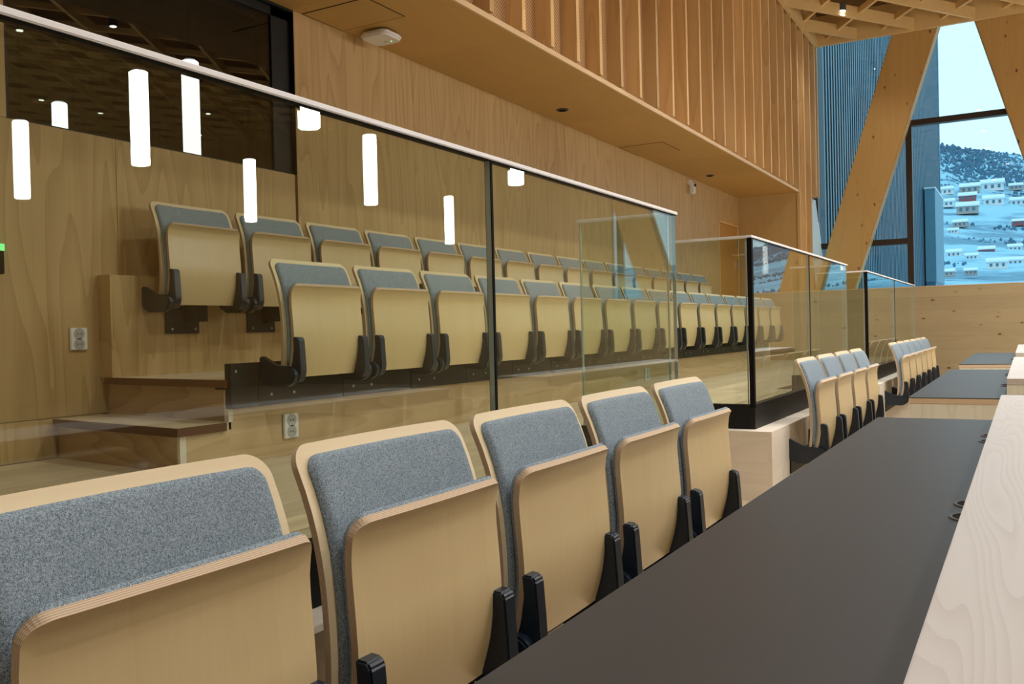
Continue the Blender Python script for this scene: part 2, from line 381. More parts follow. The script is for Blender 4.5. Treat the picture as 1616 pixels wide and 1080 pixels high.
# ---- left wall: veneer panels, control room window, door
wl = S(empty('wall_left'))
WY0, WY1, WZ0, WZ1 = 2.37, 4.18, 0.985, 1.968
box('backing', WALL_X-0.06, WALL_X-0.021, -5, WY0, F2-0.2, SOFF_Z+0.1, 'deck', wl)
box('backing', WALL_X-0.06, WALL_X-0.021, WY1, BAY_Y, F2-0.2, SOFF_Z+0.1, 'deck', wl)
box('backing', WALL_X-0.06, WALL_X-0.021, WY0, WY1, F2-0.2, WZ0, 'deck', wl)
def wpanel(y0, y1, z0, z1, mat='panel'):
    g = 0.0015
    if y1-y0 > 0.02 and z1-z0 > 0.02: real_box('panel', mat, WALL_X-0.02, WALL_X, y0+g, y1-g, z0+g, z1-g, parent=wl)
seams = [2.91+1.25*k for k in range(-7, 9)]
DY0, DY1, DZ1 = 12.911, 13.93, 1.545
for a, b in zip(seams[:-1], seams[1:]):
    lo = -0.343 if a < 2.6 else F2
    if a < 2.6: wpanel(a, min(b, 2.80), F2, lo)
    if b <= WY0 or a >= WY1-0.05: wpanel(max(a, WY1) if a > 4 and a < 4.3 else a, b, lo, SOFF_Z)
    else:
        wpanel(a, b, lo, WZ0)
        if a < WY0: wpanel(a, WY0, WZ0, SOFF_Z)
wpanel(4.16, WY1, 0.985, SOFF_Z)
wpanel(DY0, BAY_Y, DZ1, SOFF_Z)
d1 = S(empty('door_1'))
box('door_leaf', WALL_X-0.05, WALL_X-0.012, DY0+0.03, DY1-0.03, F2+0.005, DZ1-0.035, 'door', d1)
box('door_frame', WALL_X-0.05, WALL_X+0.003, DY0, DY0+0.03, F2, DZ1, 'slat', d1)
box('door_frame', WALL_X-0.05, WALL_X+0.003, DY1-0.03, DY1, F2, DZ1, 'slat', d1)
box('door_frame', WALL_X-0.05, WALL_X+0.003, DY0, DY1, DZ1-0.03, DZ1, 'slat', d1)
for z in (1.25, 0.95, -0.2): cyl('hinge', (WALL_X+0.003, DY1-0.035, z), 0.014, 0.13, 'bolt', d1, 10)
box('handle', WALL_X-0.012, WALL_X+0.045, DY0+0.1, DY0+0.12, 0.42, 0.44, 'bolt', d1)
box('handle', WALL_X+0.035, WALL_X+0.05, DY0+0.1, DY0+0.22, 0.42, 0.44, 'bolt', d1)

w1 = S(empty('window_1'))
for a in ((WY0, WY0+0.03, WZ0, WZ1), (WY1-0.16, WY1-0.006, WZ0, WZ1), (WY0, WY1, WZ1-0.05, WZ1), (WY0, WY1, WZ0, WZ0+0.012)):
    box('frame', WALL_X-0.16, WALL_X-0.03, *a, 'black_steel', w1)
box('reveal', WALL_X-0.03, WALL_X+0.001, WY1-0.006, WY1, WZ0, SOFF_Z-0.004, 'black_steel', w1)
box('reveal', WALL_X-0.03, WALL_X+0.001, WY0, WY1, WZ1, SOFF_Z-0.002, 'black_steel', w1)
box('pane', WALL_X-0.05, WALL_X-0.04, WY0+0.004, WY1-0.008, WZ0+0.002, WZ1-0.002, 'dglass', w1)
# dark control room behind the window
cr = S(empty('control_room'))
box('room_floor', -10, -3.95, -1, 12, 0.0, 0.05, 'dark', cr); box('room_ceiling', -10, -3.95, -1, 12, 3.2, 3.25, 'dark', cr)
box('room_wall', -10.05, -10, -1, 12, 0, 3.25, 'dark', cr); box('room_wall', -10, -3.95, -1.05, -1, 0, 3.25, 'dark', cr); box('room_wall', -10, -3.95, 12, 12.05, 0, 3.25, 'dark', cr)
box('room_wall', -3.96, -3.93, -1, WY0, 0, 3.25, 'dark', cr); box('room_wall', -3.96, -3.93, WY1, 12, 0, 3.25, 'dark', cr)
box('room_wall', -3.96, -3.93, WY0, WY1, 0, WZ0, 'dark', cr); box('room_wall', -3.96, -3.93, WY0, WY1, WZ1, 3.25, 'dark', cr)

# ---- end wall of the bay under the balcony
we = S(empty('wall_end'))
box('panel', WALL_X-0.05, -2.93, BAY_Y, BAY_Y+0.1, F2, SOFF_Z+0.02, 'panel_plain', we)

# ---- balcony: soffit, fascia, perforated panel, slats
box('corner_board', -2.96, -2.918, BAY_Y-0.015, BAY_Y+0.02, F2, SOFF_Z-0.003, 'slat', we)
sf = S(empty('balcony'))
for a, b in zip([-5, 1.65, 2.90, 4.15, 5.40, 6.65, 7.9, 9.15, 10.4, 11.65, 12.9], [1.65, 2.90, 4.15, 5.40, 6.65, 7.9, 9.15, 10.4, 11.65, 12.9, BAY_Y+0.05]):
    real_box('soffit_panel', 'soffit', WALL_X-0.02, -2.952, a+0.001, b-0.001, SOFF_Z, SOFF_Z+0.03, parent=sf)
for a, b in ((4.26, 4.63), (9.25, 9.79)):
    box('hatch_gap', -3.845, -3.345, a-0.008, b+0.008, SOFF_Z-0.0015, SOFF_Z, 'rubber', sf)
    box('access_hatch', -3.838, -3.352, a, b, SOFF_Z-0.003, SOFF_Z, 'soffit', sf)
box('edge_trim', -2.952, -2.935, -5, BAY_Y, SOFF_Z-0.002, SOFF_Z+0.034, 'lath', sf)
box('edge_board', -3.05, -2.952, -5, BAY_Y, SOFF_Z+0.03, SOFF_Z+0.034, 'lath', sf)
box('perforated_panel', -3.08, -3.05, -5, 15.55, SOFF_Z+0.03, 5.2, 'perf', sf)
box('return_panel', -3.08, -3.05, BAY_Y+0.05, 15.0, F2, SOFF_Z+0.04, 'slat', sf)
k = -8
yk = 5.395
while yk+k*0.428 < 15.6:
    yy = yk+k*0.428
    if yy > BAY_Y-0.02 and yy < 14.9: zb = F2
    else: zb = SOFF_Z+0.052 if yy < 14.8 else 2.08
    if yy > 1.5: real_box('slat', 'slat', -3.05, -2.925, yy, yy+0.048, zb, 5.0, parent=sf)
    k += 1
box('slat', -3.05, -2.925, 15.45, 15.5, 2.08, 5.0, 'slat', sf)

# ---- far wall: spruce parapet boards, leaning columns, glazing
wf = S(empty('wall_far'))
box('core', -3.04, 12, FAR_Y+0.02, FAR_Y+0.25, F1, 0.53, 'clt', wf)
z = F1
hs = [0.41, 0.21, 0.2, 0.2, 0.2, 0.2, 0.158]
for i, h in enumerate(hs):
    real_box('board', 'clt', -3.04, 12, FAR_Y, FAR_Y+0.02, z+0.0006, z+h-0.0006, parent=wf); z += h
box('sill', -3.04, 12, FAR_Y-0.004, FAR_Y+0.30, 0.534, 0.545, 'lath', wf)
def column(parent, b0, b1, t0, t1, zb=0.3, zt=4.9):
    """leaning glulam post: front-face quad from z zb to zt"""
    prism('glulam_column', [(b0, zb), (b1, zb), (t1, zt), (t0, zt)], 'Y', 15.5, 15.8, 'glulam', parent, 0.012)
box('upper_panel', 4.2, 12, 15.45, 15.6, 0.5, 5.2, 'panel', wf)
cols = S(empty('leaning_columns'))
def leftedge(z): return -1.787+0.3135*(z-4.555)
def rightedge(z): return -1.124+0.322*(z-4.556)
def r2edge(z): return -0.627-0.285*(z-4.587)
for off in (0.0, 6.05):
    column(cols, leftedge(.3)+off, rightedge(.3)+off, leftedge(4.9)+off, rightedge(4.9)+off)
    column(cols, r2edge(.3)+off, r2edge(.3)+0.68+off, r2edge(4.9)+off, r2edge(4.9)+0.68+off)
gw = S(empty('window_2'))
GY = 15.9
mull = [-3.06, -1.60, 1.95, 4.2]
for x in mull: box('mullion', x-0.045, x+0.045, GY-0.1, GY+0.05, 0.3, 5.4, 'frame', gw)
for i, (a, b) in enumerate(zip(mull[:-1], mull[1:])):
    zt = [1.305] if i == 0 else [3.18]
    lv = [0.4]+zt+[5.4]
    for zz in zt: box('transom', a, b, GY-0.09, GY+0.05, zz-0.045, zz+0.045, 'frame', gw)
    for z0, z1 in zip(lv[:-1], lv[1:]): box('pane', a+0.04, b-0.04, GY-0.01, GY+0.01, z0+0.04, z1-0.04, 'wglass', gw)
prism('cover_strip', [(-3.195, 2.16), (-3.05, 2.08), (-2.90, 0.5), (-3.06, 0.5)], 'Y', 15.78, 15.84, 'pale_brace', gw)

# ---- rest of the hall
wr = S(empty('wall_right')); box('panel', 12, 12.2, -5, 16, F1, 5.2, 'panel', wr)
wn = S(empty('wall_near')); box('panel', -4, 12.2, -5.2, -5, F1, 5.2, 'panel', wn)

# ---- ceiling: deck and a rhombic lattice of beams
ce = S(empty('ceiling'))
CX0, CX1, CY0, CY1 = -2.92, 12.0, -5.0, 15.42
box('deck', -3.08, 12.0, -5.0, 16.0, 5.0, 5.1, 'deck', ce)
box('edge_beam', CX0-0.03, CX0+0.03, CY0, CY1, CEIL_Z, 5.0, 'beam', ce)
box('edge_beam', CX0-0.03, CX1, CY1-0.03, CY1+0.03, CEIL_Z, 5.0, 'beam', ce)
def clip(px, py, dx, dy):
    t0, t1 = -99, 99
    for p, d, lo, hi in ((px, dx, CX0, CX1), (py, dy, CY0, CY1)):
        a, b = (lo-p)/d, (hi-p)/d
        if a > b: a, b = b, a
        t0, t1 = max(t0, a), min(t1, b)
    return t0, t1
def lattice(dx, dy, z0, z1, w, px, py, sp):
    nx, ny = -dy, dx
    for i in range(-60, 61):
        qx, qy = px+nx*sp*i, py+ny*sp*i
        t0, t1 = clip(qx, qy, dx, dy)
        if t1-t0 < 0.15: continue
        a = (qx+dx*t0, qy+dy*t0); b = (qx+dx*t1, qy+dy*t1); h = w/2
        poly = [(a[0]+nx*h, a[1]+ny*h), (a[0]-nx*h, a[1]-ny*h), (b[0]-nx*h, b[1]-ny*h), (b[0]+nx*h, b[1]+ny*h)]
        prism('lattice_beam', poly, 'Z', z0, z1, 'beam', ce)
lattice(0.555, 0.832, CEIL_Z+0.02, CEIL_Z+0.19, 0.05, -3.024, 13.067, 0.70)
lattice(-0.555, 0.832, CEIL_Z+0.10, CEIL_Z+0.19, 0.045, -2.366, 13.56, 0.70)

# ================================================================== LAMPS
def cell_centre(x, y):
    a = math.floor(((x+3.024)*-0.832+(y-13.067)*0.555)/0.70)+0.5; b = math.floor(((x+2.366)*-0.832+(y-13.56)*-0.555)/0.70)+0.5
    ca = a*0.70+(-3.024*-0.832+13.067*0.555); cb = b*0.70+(-2.366*-0.832+13.56*-0.555)
    return (ca+cb)/(2*-0.832), (ca-cb)/(2*0.555)
def downlight(x, y, label, power=1.0, group='round ceiling downlights', snap=True):
    if snap: x, y = cell_centre(x, y)
    t = empty('downlight', (x, y, CEIL_Z+0.07)); tag(t, label, 'ceiling lamp', group)
    h = obj('housing', DL_H, None, t); h.location = (0, 0, 0.075)
    l = obj('lens', DL_L, None, t); l.location = (0, 0, 0.016)
    if power:
        ld = bpy.data.lights.new('downlight_beam', 'SPOT'); ld.energy = LAMP_W*power; ld.color = LAMP_COL; ld.spot_size = math.radians(122); ld.spot_blend = 0.8; ld.shadow_soft_size = 0.06
        lo = bpy.data.objects.new('downlight_beam', ld); link(lo, t); lo.location = (0, 0, -0.02)
    return t
DL_H = cyl_mesh('downlight_housing', 0.06, 0.11, 20); DL_H.materials.append(M['ring'])
DL_L = cyl_mesh('downlight_lens', 0.045, 0.01, 20); DL_L.materials.append(M['lens'])
downlight(-2.30, 14.13, 'lit round downlight in the timber ceiling corner near the leaning column', 1.0, snap=False)
for x, y, w in ((3.77, 8.26, 'above the railing'), (4.74, 8.2, 'under the railing, upper left'), (8.36, 11.5, 'between its two tube lamps'), (8.39, 10.3, 'low at its left edge'),
                (6.85, 13.3, 'right of its tall tube lamp'), (8.36, 14.9, 'lowest on its right half'), (4.62, 12.9, 'at its right frame')):
    downlight(x, y, 'ceiling downlight mirrored as a dot in the dark window, '+w, 0.45)
for x in (-0.75, 0.9, 2.6):
    for y in (-1.6, 1.2, 4.0, 6.8, 9.6, 12.6):
        downlight(x, y, power=(0.35 if y < 0 else 1.0 if y < 5 else 1.45)*{-0.75: 1.0, 0.9: 1.35, 2.6: 1.6}[x], label='ceiling downlight over the %s, %s' % ({-0.75: 'front seats', 0.9: 'desk ledge', 2.6: 'open hall floor'}[x],
                  {-1.6: 'behind the viewer', 1.2: 'level with the nearest seats', 4.0: 'level with the first stairs', 6.8: 'level with the second desk', 9.6: 'level with the farthest desk', 12.6: 'nearest the spruce parapet'}[y]))

TUBE = cyl_mesh('tube', 0.07, 0.8, 24, 'Z', None, 0.008); TUBE.materials.append(M['tube'])
TUBE_S = cyl_mesh('tube', 0.07, 0.8, 24, 'Z', None, 0.008); TUBE_S.materials.append(M['tube_dim'])
def pendant(x, y, zb, me, label, zc, group):
    t = empty('pendant_lamp', (x, y, zb)); tag(t, label, 'pendant lamp', group)
    o = obj('tube', me, None, t); o.location = (0, 0, 0.4)
    cyl('cable', (0, 0, 0.8+(zc-zb-0.8)/2), 0.003, zc-zb-0.8, 'rubber', t, 6)
    cyl('cap', (0, 0, 0.805), 0.045, 0.02, 'white', t, 16)
for x, y, w in ((2.05, 5.0, 'cut by the handrail beside the dark window'), (2.09, 8.12, 'cut by the handrail beside the pane joint'), (4.15, 5.22, 'the tallest, across the dark window sill'),
                (6.6, 5.7, 'leftmost, below the dark window'), (6.26, 8.55, 'just above the second back row seat'), (4.12, 8.32, 'between the dark window and the pane joint'), (6.0, 12.8, 'thinnest, just left of the pane joint')):
    pendant(x, y, 1.5, TUBE, 'tube pendant mirrored in the glass railing, '+w, CEIL_Z, 'tube pendants of the hall')
pendant(-5.99, 5.26, 1.5, TUBE_S, 'bright tube lamp added for a reflection in the dark window, nearer its right side', 3.2, 'tube lamps added for window reflections')  # added lamps imitating tubes mirrored in the dark pane
pendant(-8.05, 5.48, 1.5, TUBE_S, 'shorter-looking bright tube lamp added for a reflection low in the left half of the dark window', 3.2, 'tube lamps added for window reflections')

# ================================================================== CHAIRS
def resample(pts, n):
    # Catmull-Rom through pts, then n samples with arc length
    P = [Vector((a, b)) for a, b in pts]; P = [P[0]*2-P[1]]+P+[P[-1]*2-P[-2]]
    fine = []
    for i in range(1, len(P)-2):
        for j in range(20):
            t = j/20; a, b, c, d = P[i-1], P[i], P[i+1], P[i+2]
            fine.append(0.5*((2*b)+(c-a)*t+(2*a-5*b+4*c-d)*t*t+(3*b-a-3*c+d)*t**3))
    fine.append(P[-2]); L = [0]
    for a, b in zip(fine[:-1], fine[1:]): L.append(L[-1]+(b-a).length)
    def at(s):
        s = min(max(s, 0), L[-1]); i = 0
        while i < len(L)-2 and L[i+1] < s: i += 1
        t = (s-L[i])/max(L[i+1]-L[i], 1e-9); p = fine[i].lerp(fine[i+1], t)
        q = fine[min(i+2, len(fine)-1)]-fine[max(i-1, 0)]; q.normalize(); return p, q
    return at, L[-1]
def shell(name, pts, W, rt, rb, o0, o1, s0=0.0, s1=None, soft=0.0, bow=0.0, ny=10, ns=12):
    """panel following an (x,z) profile: two surfaces at normal offsets o0 (rear) and o1 (front), rounded corners, rim with its own material"""
    at, L = resample(pts, 60); s1 = L if s1 is None else L-s1
    ss = [s0+rt*(1-math.cos(a*math.pi/2/9)) for a in range(10)]
    ss += [s0+rt+(s1-rb-s0-rt)*j/ns for j in range(1, ns)]
    ss += [s1-rb*(1-math.cos((6-a)*math.pi/2/6)) for a in range(7)]
    def hw(s):
        w = W/2
        for d, r in ((s-s0, rt), (s1-s, rb)):
            if d < r: w = min(w, W/2-r+math.sqrt(max(r*r-(r-max(d, 0))**2, 0)))
        return w
    fs = [-1, -0.985, -0.955, -0.91]+[-0.82+1.64*j/(ny-2) for j in range(ny-1)]+[0.91, 0.955, 0.985, 1] if soft else [-1+2*j/ny for j in range(ny+1)]
    V, F, mi, UV = [], [], [], []
    def pt(s, y, o):
        p, q = at(s); n = Vector((-q.y, q.x))   # tangent runs downward: (-q.y, q.x) points forward (+x)
        if n.x < 0: n = -n
        return (p.x+n.x*o+bow*(2*y/W)**2, y, p.y+n.y*o)
    nS, nY = len(ss), len(fs)
    for side, o in ((0, o0), (1, o1)):
        b = len(V)
        for s in ss:
            w = hw(s)
            for f in fs:
                y = f*w; oo = o
                if soft and side == SOFT_SIDE:
                    d = min(s-s0, s1-s, w-abs(y)); e = min(max(d/soft, 0), 1)
                    oo = o0+o1-SOFT_BASE if False else SOFT_BASE+(o-SOFT_BASE)*(0.25+0.75*math.sqrt(1-(1-e)**2))
                V.append(pt(s, y, oo))
        for i in range(nS-1):
            for j in range(nY-1):
                q = (b+i*nY+j, b+i*nY+j+1, b+(i+1)*nY+j+1, b+(i+1)*nY+j)
                F.append(q if side else q[::-1]); mi.append(0); UV.append((0,)*4)
    N = nS*nY
    loop = [j for j in range(nY)]+[i*nY+nY-1 for i in range(1, nS)]+[(nS-1)*nY+j for j in range(nY-2, -1, -1)]+[i*nY for i in range(nS-2, 0, -1)]
    r0 = len(V)
    for idx in loop: V.append(V[idx]); V.append(V[N+idx])
    n = len(loop)
    for i in range(n):
        a, b = r0+2*i, r0+2*((i+1) % n)
        F.append((a, b, b+1, a+1)); mi.append(1); UV.append((0, 0, 1, 1))
    me = mesh(name, V, F); uvl = me.uv_layers.new(name='UVMap')
    for p, m, uv in zip(me.polygons, mi, UV):
        p.material_index = m; p.use_smooth = (m == 0) or soft > 0
        for li, u in zip(p.loop_indices, uv): uvl.data[li].uv = (u, 0.5)
    return me
TOP = 0.857
def prof(l): return [(x, TOP+z) for x, z in l]
BACK = prof([(0, 0), (0.029, -0.06), (0.052, -0.125), (0.066, -0.19), (0.073, -0.25), (0.077, -0.34), (0.072, -0.43), (0.062, -0.485)])
SEAT = prof([(0.160, -0.116), (0.149, -0.128), (0.141, -0.153), (0.140, -0.195), (0.145, -0.26), (0.149, -0.34), (0.141, -0.42), (0.118, -0.505)])
SOFT_SIDE, SOFT_BASE = 1, 0.015
me_back = shell('backrest', BACK, 0.495, 0.042, 0.03, 0.0015, 0.014, bow=0.014)
for m in ('birch_front', 'birch_edge'): me_back.materials.append(M[m])
SOFT_BASE = 0.0135
me_bcush = shell('back_cushion', BACK, 0.451, 0.030, 0.03, 0.0135, 0.030, s0=0.023, s1=0.03, soft=0.016, bow=0.013)
for m in ('fabric', 'fabric'): me_bcush.materials.append(M[m])
me_seat = shell('seat', SEAT, 0.456, 0.034, 0.02, -0.014, 0.0, bow=-0.004)
for m in ('birch', 'birch_edge'): me_seat.materials.append(M[m])
SOFT_SIDE, SOFT_BASE = 0, -0.014
me_scush = shell('seat_cushion', SEAT, 0.452, 0.033, 0.02, -0.0275, -0.0142, s0=0.003, s1=0.03, soft=0.016, bow=-0.004)
for m in ('fabric', 'fabric'): me_scush.materials.append(M[m])

def fin_mesh():
    poly = prof([(0.140, -0.332), (0.166, -0.334), (0.173, -0.345), (0.178, -0.42), (0.181, -0.475), (0.176, -0.50), (0.160, -0.525), (0.120, -0.525), (0.112, -0.500), (0.133, -0.44), (0.143, -0.38)])
    o = prism('seat_bracket', poly, 'Y', -0.021, 0.021, 'black_plastic', None, 0.004); me = o.data; bpy.data.objects.remove(o); return me
def arm_mesh():
    poly = prof([(-0.028, -0.418), (-0.014, -0.412), (0.055, -0.448), (0.11, -0.455), (0.15, -0.462), (0.168, -0.49), (0.160, -0.525), (0.125, -0.542), (0.02, -0.540), (-0.028, -0.512)])
    o = prism('hinge_arm', poly, 'Y', -0.014, 0.014, 'black_plastic', None, 0.003); me = o.data; bpy.data.objects.remove(o); return me
ME_FIN, ME_ARM = fin_mesh(), arm_mesh()
ME_CAP = cyl_mesh('hinge_cap', 0.036, 0.034, 20, 'Y', None, 0.006); ME_CAP.materials.append(M['black_plastic'])
ME_BOLT = cyl_mesh('bolt', 0.0065, 0.006, 10, 'X'); ME_BOLT.materials.append(M['bolt'])
def make_chair(mount):
    t = empty('folding_seat')
    obj('backrest', me_back, None, t); obj('back_cushion', me_bcush, None, t)
    obj('seat', me_seat, None, t); obj('seat_cushion', me_scush, None, t)
    for s in (-1, 1):
        o = obj('seat_bracket', ME_FIN, None, t); o.location.y = s*0.212
        a = obj('hinge_arm', ME_ARM, None, t); a.location.y = s*0.2455
        c = obj('hinge_cap', ME_CAP, None, a); c.location = (0.135, 0, TOP-0.492)
    if mount == 'panel':        # black kick panel below the middle row
        p = box('mounting_panel', -0.048, -0.022, -0.272, 0.272, TOP-0.624, TOP-0.437, 'black_steel', t, 0.002)
        for y in (-0.20, -0.06):
            b = obj('bolt', ME_BOLT, None, p); b.location = (-0.021, y, TOP-0.578)
    elif mount == 'plate':      # small wall plate below the back row
        p = box('mounting_plate', -0.03, -0.018, -0.125, 0.085, TOP-0.645, TOP-0.505, 'black_steel', t, 0.002)
        box('support_bracket', -0.02, 0.06, -0.02, 0.075, TOP-0.585, TOP-0.50, 'rubber', t, 0.004)
        for y in (-0.09, 0.055):
            b = obj('bolt', ME_BOLT, None, p); b.location = (-0.017, y, TOP-0.622)
    else:
        p = box('mounting_plate', -0.015, -0.008, -0.25, 0.25, TOP-0.60, TOP-0.50, 'black_steel', t, 0.002)
        box('support_bracket', -0.01, 0.11, 0.14, 0.18, TOP-0.56, TOP-0.515, 'black_steel', t, 0.004)
    return t
ORD = ['first', 'second', 'third', 'fourth', 'fifth', 'sixth', 'seventh', 'eighth', 'ninth', 'tenth', 'eleventh', 'twelfth', 'thirteenth', 'fourteenth', 'fifteenth', 'sixteenth']
def row(proto, x, ztop, y0, pitch, n, labels, group):
    out = []
    for i in range(n):
        c = proto if i == 0 else copy_tree(proto)
        c.location = (x, y0+pitch*i, ztop-TOP); tag(c, labels(i), 'seat', group); out.append(c)
    return out
frontA = row(make_chair('front'), -1.085, -0.187, 0.807, 0.553, 5,
    lambda i: ['largest folded seat at the lower left corner, cropped by the frame', 'second folded seat of the nearest front block, left of the picture centre', 'middle folded seat of the five in the nearest front block',
               'fourth folded seat of the nearest front block, second from the stairs', 'last folded seat of the nearest front block, beside the stairs'][i], 'front row seats, near block')
frontB = row(make_chair('front'), -1.085, -0.187, 5.125, 0.556, 4,
    lambda i: '%s folded seat of the four behind the second desk, in front of the corner glass' % ['nearest', 'second', 'third', 'farthest'][i], 'front row seats, middle block')
frontC = row(make_chair('front'), -1.085, -0.187, 8.83, 0.553, 6,
    lambda i: '%s folded seat of the far front block by the spruce parapet' % ['nearest', 'second', 'third', 'fourth', 'fifth', 'farthest'][i], 'front row seats, far block')
mid = row(make_chair('panel'), -2.83, 0.332, 3.097, 0.5495, 16,
    lambda i: '%s folded seat from the corner steps in the middle row behind the glass' % ORD[i], 'middle row seats')
back = row(make_chair('plate'), -3.73, 0.675, 3.222, 0.547, 16,
    lambda i: '%s folded seat from the near end of the back row against the wall' % ORD[i], 'back row seats')
# end cover of the middle row's kick panel
ec = box('end_cover', -0.06, -0.022, -0.425, -0.275, TOP-0.624, TOP-0.437, 'black_steel', mid[0], 0.002)
o = obj('bolt', ME_BOLT, None, ec); o.location = (-0.021, -0.40, TOP-0.47)
box('end_bar', -0.12, -0.06, -0.425, -0.41, TOP-0.545, TOP-0.515, 'black_steel', mid[0], 0.002)

# ================================================================== GLASS RAILINGS
RZ = 0.457; GT = 0.0065
def railing(label, y0, y1, joints, ret0, ret1, posts=True):
    t = empty('glass_railing', (GLASS_X, y0, F2)); tag(t, label, 'railing', 'glass railings in front of the middle row')
    t.location = (0, 0, 0)
    zb = F2; zt = RZ-0.010
    box('base_channel', GLASS_X-0.03, GLASS_X+0.012, y0, y1, zb, zb+0.125, 'black_steel', t, 0.001)
    box('handrail', GLASS_X-0.016, GLASS_X+0.016, y0-0.016, y1+0.004, zt, RZ+0.002, 'rail', t, 0.002)
    box('gasket', GLASS_X-0.011, GLASS_X+0.011, y0, y1, zt-0.0025, zt, 'rubber', t)
    ys = [y0+0.012]+joints+[y1]
    for i, (a, b) in enumerate(zip(ys[:-1], ys[1:])):
        p = box('glass_pane', GLASS_X-GT, GLASS_X+GT, a+0.005, b-0.005, zb+0.11, zt, 'glass', t)
        for e in (a+0.005, b-0.005): box('pane_edge', GLASS_X-GT-0.0004, GLASS_X+GT+0.0004, e-0.0006, e+0.0006, zb+0.125, zt, 'gedge', p)
    for j in joints: box('joint_strip', GLASS_X-0.009, GLASS_X+0.010, j-0.0042, j+0.0048, zb+0.125, zt, 'rubber', t)
    for yy, s in ((ret0, 1), (ret1, -1)):
        if yy is None: continue
        box('base_channel', -1.63, GLASS_X-0.03, min(yy, yy+0.04*s), max(yy, yy+0.04*s), zb, zb+0.125, 'black_steel', t, 0.001)
        box('handrail', -1.63, GLASS_X-0.014, yy+0.012*s-0.016, yy+0.012*s+0.016, zt, RZ+0.002, 'rail', t, 0.002)
        p = box('glass_pane', -1.62, GLASS_X-0.02, yy+0.012*s-GT, yy+0.012*s+GT, zb+0.11, zt, 'glass', t)
        for e in (-1.62, GLASS_X-0.024): box('pane_edge', e-0.001, e+0.003, yy+0.012*s-GT-0.0004, yy+0.012*s+GT+0.0004, zb+0.125, zt, 'gedge', p)
        if s == 1: box('corner_strip', GLASS_X-0.012, GLASS_X+0.012, yy-0.004, yy+0.024, zb+0.11, zt, 'rubber', t)
    return t
railing('long near glass railing with steel handrail running from the left edge', -1.4, 3.463, [2.035], None, 3.463)
railing('corner glass railing with black base channel beside the stairs, behind the second desk seats', 4.592, 7.39, [6.0], 4.592, 7.39)
railing('far glass railing ending below the window mullion by the spruce parapet', 8.405, 12.25, [10.3], 8.405, None)

# ================================================================== DESKS
DZ = -0.345; DX = -0.478; LZ = -0.258; LX = -0.081
def ring_mesh(name, r0, r1, h, n=28):
    V, F = [], []
    for i in range(n):
        a = 2*math.pi*i/n; c, s = math.cos(a), math.sin(a)
        V += [(r0*c, r0*s, 0), (r1*c, r1*s, 0), (r1*0.97*c, r1*0.97*s, h), (r0*1.03*c, r0*1.03*s, h)]
    for i in range(n):
        a, b = 4*i, 4*((i+1) % n)
        for k in range(4): F.append((a+k, a+(k+1) % 4, b+(k+1) % 4, b+k))
    bm = bmesh.new(); me = mesh(name, V, F); bm.from_mesh(me); bmesh.ops.recalc_face_normals(bm, faces=bm.faces); bm.to_mesh(me); bm.free(); return me
ME_RING = ring_mesh('grommet', 0.0375, 0.045, 0.003); ME_RING.materials.append(M['ring'])
ME_HOLE = cyl_mesh('cable_hole', 0.0385, 0.001, 28); ME_HOLE.materials.append(M['rubber'])
def desk(y0, y1, label, groms):
    t = empty('desk', (DX, y0, F1)); tag(t, label, 'desk', 'long desks of the front row'); t.location = (0, 0, 0)
    box('desktop', DX, 0.20, y0, y1, DZ-0.004, DZ, 'lino', t)
    box('edge_board', DX+0.001, 0.20, y0+0.001, y1-0.001, DZ-0.028, DZ-0.004, 'edging', t)
    for a, b in ((y0+0.004, y0+0.03), (y1-0.03, y1-0.004)): box('end_panel', DX+0.004, 0.215, a, b, F1, DZ-0.029, 'ledge_end', t)
    box('front_panel', 0.19, 0.215, y0, y1, F1, LZ-0.028, 'ledge_end', t)
    lg = box('ledge', LX, 0.26, y0, y1, LZ-0.028, LZ, 'ledge', t, 0.0015)
    box('ledge_back', 0.0, 0.02, y0+0.03, y1-0.03, DZ, LZ-0.028, 'ledge_end', t)
    for a, b in ((y0, y0+0.028), (y1-0.028, y1)): box('ledge_end', LX+0.0005, 0.19, a+0.0005, b-0.0005, DZ, LZ-0.0285, 'ledge_end', t)
    for gy in groms:
        g = obj('grommet', ME_RING, None, t); g.location = (-0.081, gy, DZ)
        h = obj('cable_hole', ME_HOLE, None, g); h.location = (0, 0, 0.0008)
desk(-0.9, 3.54, 'nearest long desk with dark grey top and whitewashed ledge, bottom right', [0.66, 0.79, 1.763, 1.890, 2.899, 3.04])
desk(4.52, 7.16, 'second desk with grey top and pale end panel, beyond the nearest desk', [5.35, 5.48, 6.4, 6.53])
desk(8.05, 10.77, 'farthest desk with grey top, in front of the spruce parapet', [8.9, 9.03])

# ================================================================== SMALL FITTINGS
def socket(x, y0, y1, z0, z1, label):
    t = empty('wall_socket', (x, (y0+y1)/2, z0)); tag(t, label, 'socket', 'white double sockets'); h = z1-z0; w = (y1-y0)/2
    p = box('cover_plate', 0.0, 0.012, -w, w, 0, h, 'white', t, 0.003)
    for zz in (h*0.27, h*0.73):
        o = cyl('outlet', (0.0125, 0, zz), w*0.62, 0.002, 'socket_hole', t, 20, 'X')
        for dy in (-0.009, 0.009): cyl('pin_hole', (0.0015, dy, 0), 0.003, 0.001, 'rubber', o, 8, 'X')
socket(WALL_X, 2.635, 2.722, -0.038, 0.066, 'white double socket on the veneer wall left of the steps')
socket(RISER_X, 2.990, 3.082, -0.452, -0.343, 'white double socket below the first seats of the middle row')
socket(RISER_X, 7.37, 7.46, -0.45, -0.345, 'white double socket under the middle row near the stairs opening')
socket(RISER_X, 11.40, 11.49, -0.47, -0.365, 'small white double socket at the far end of the middle row')

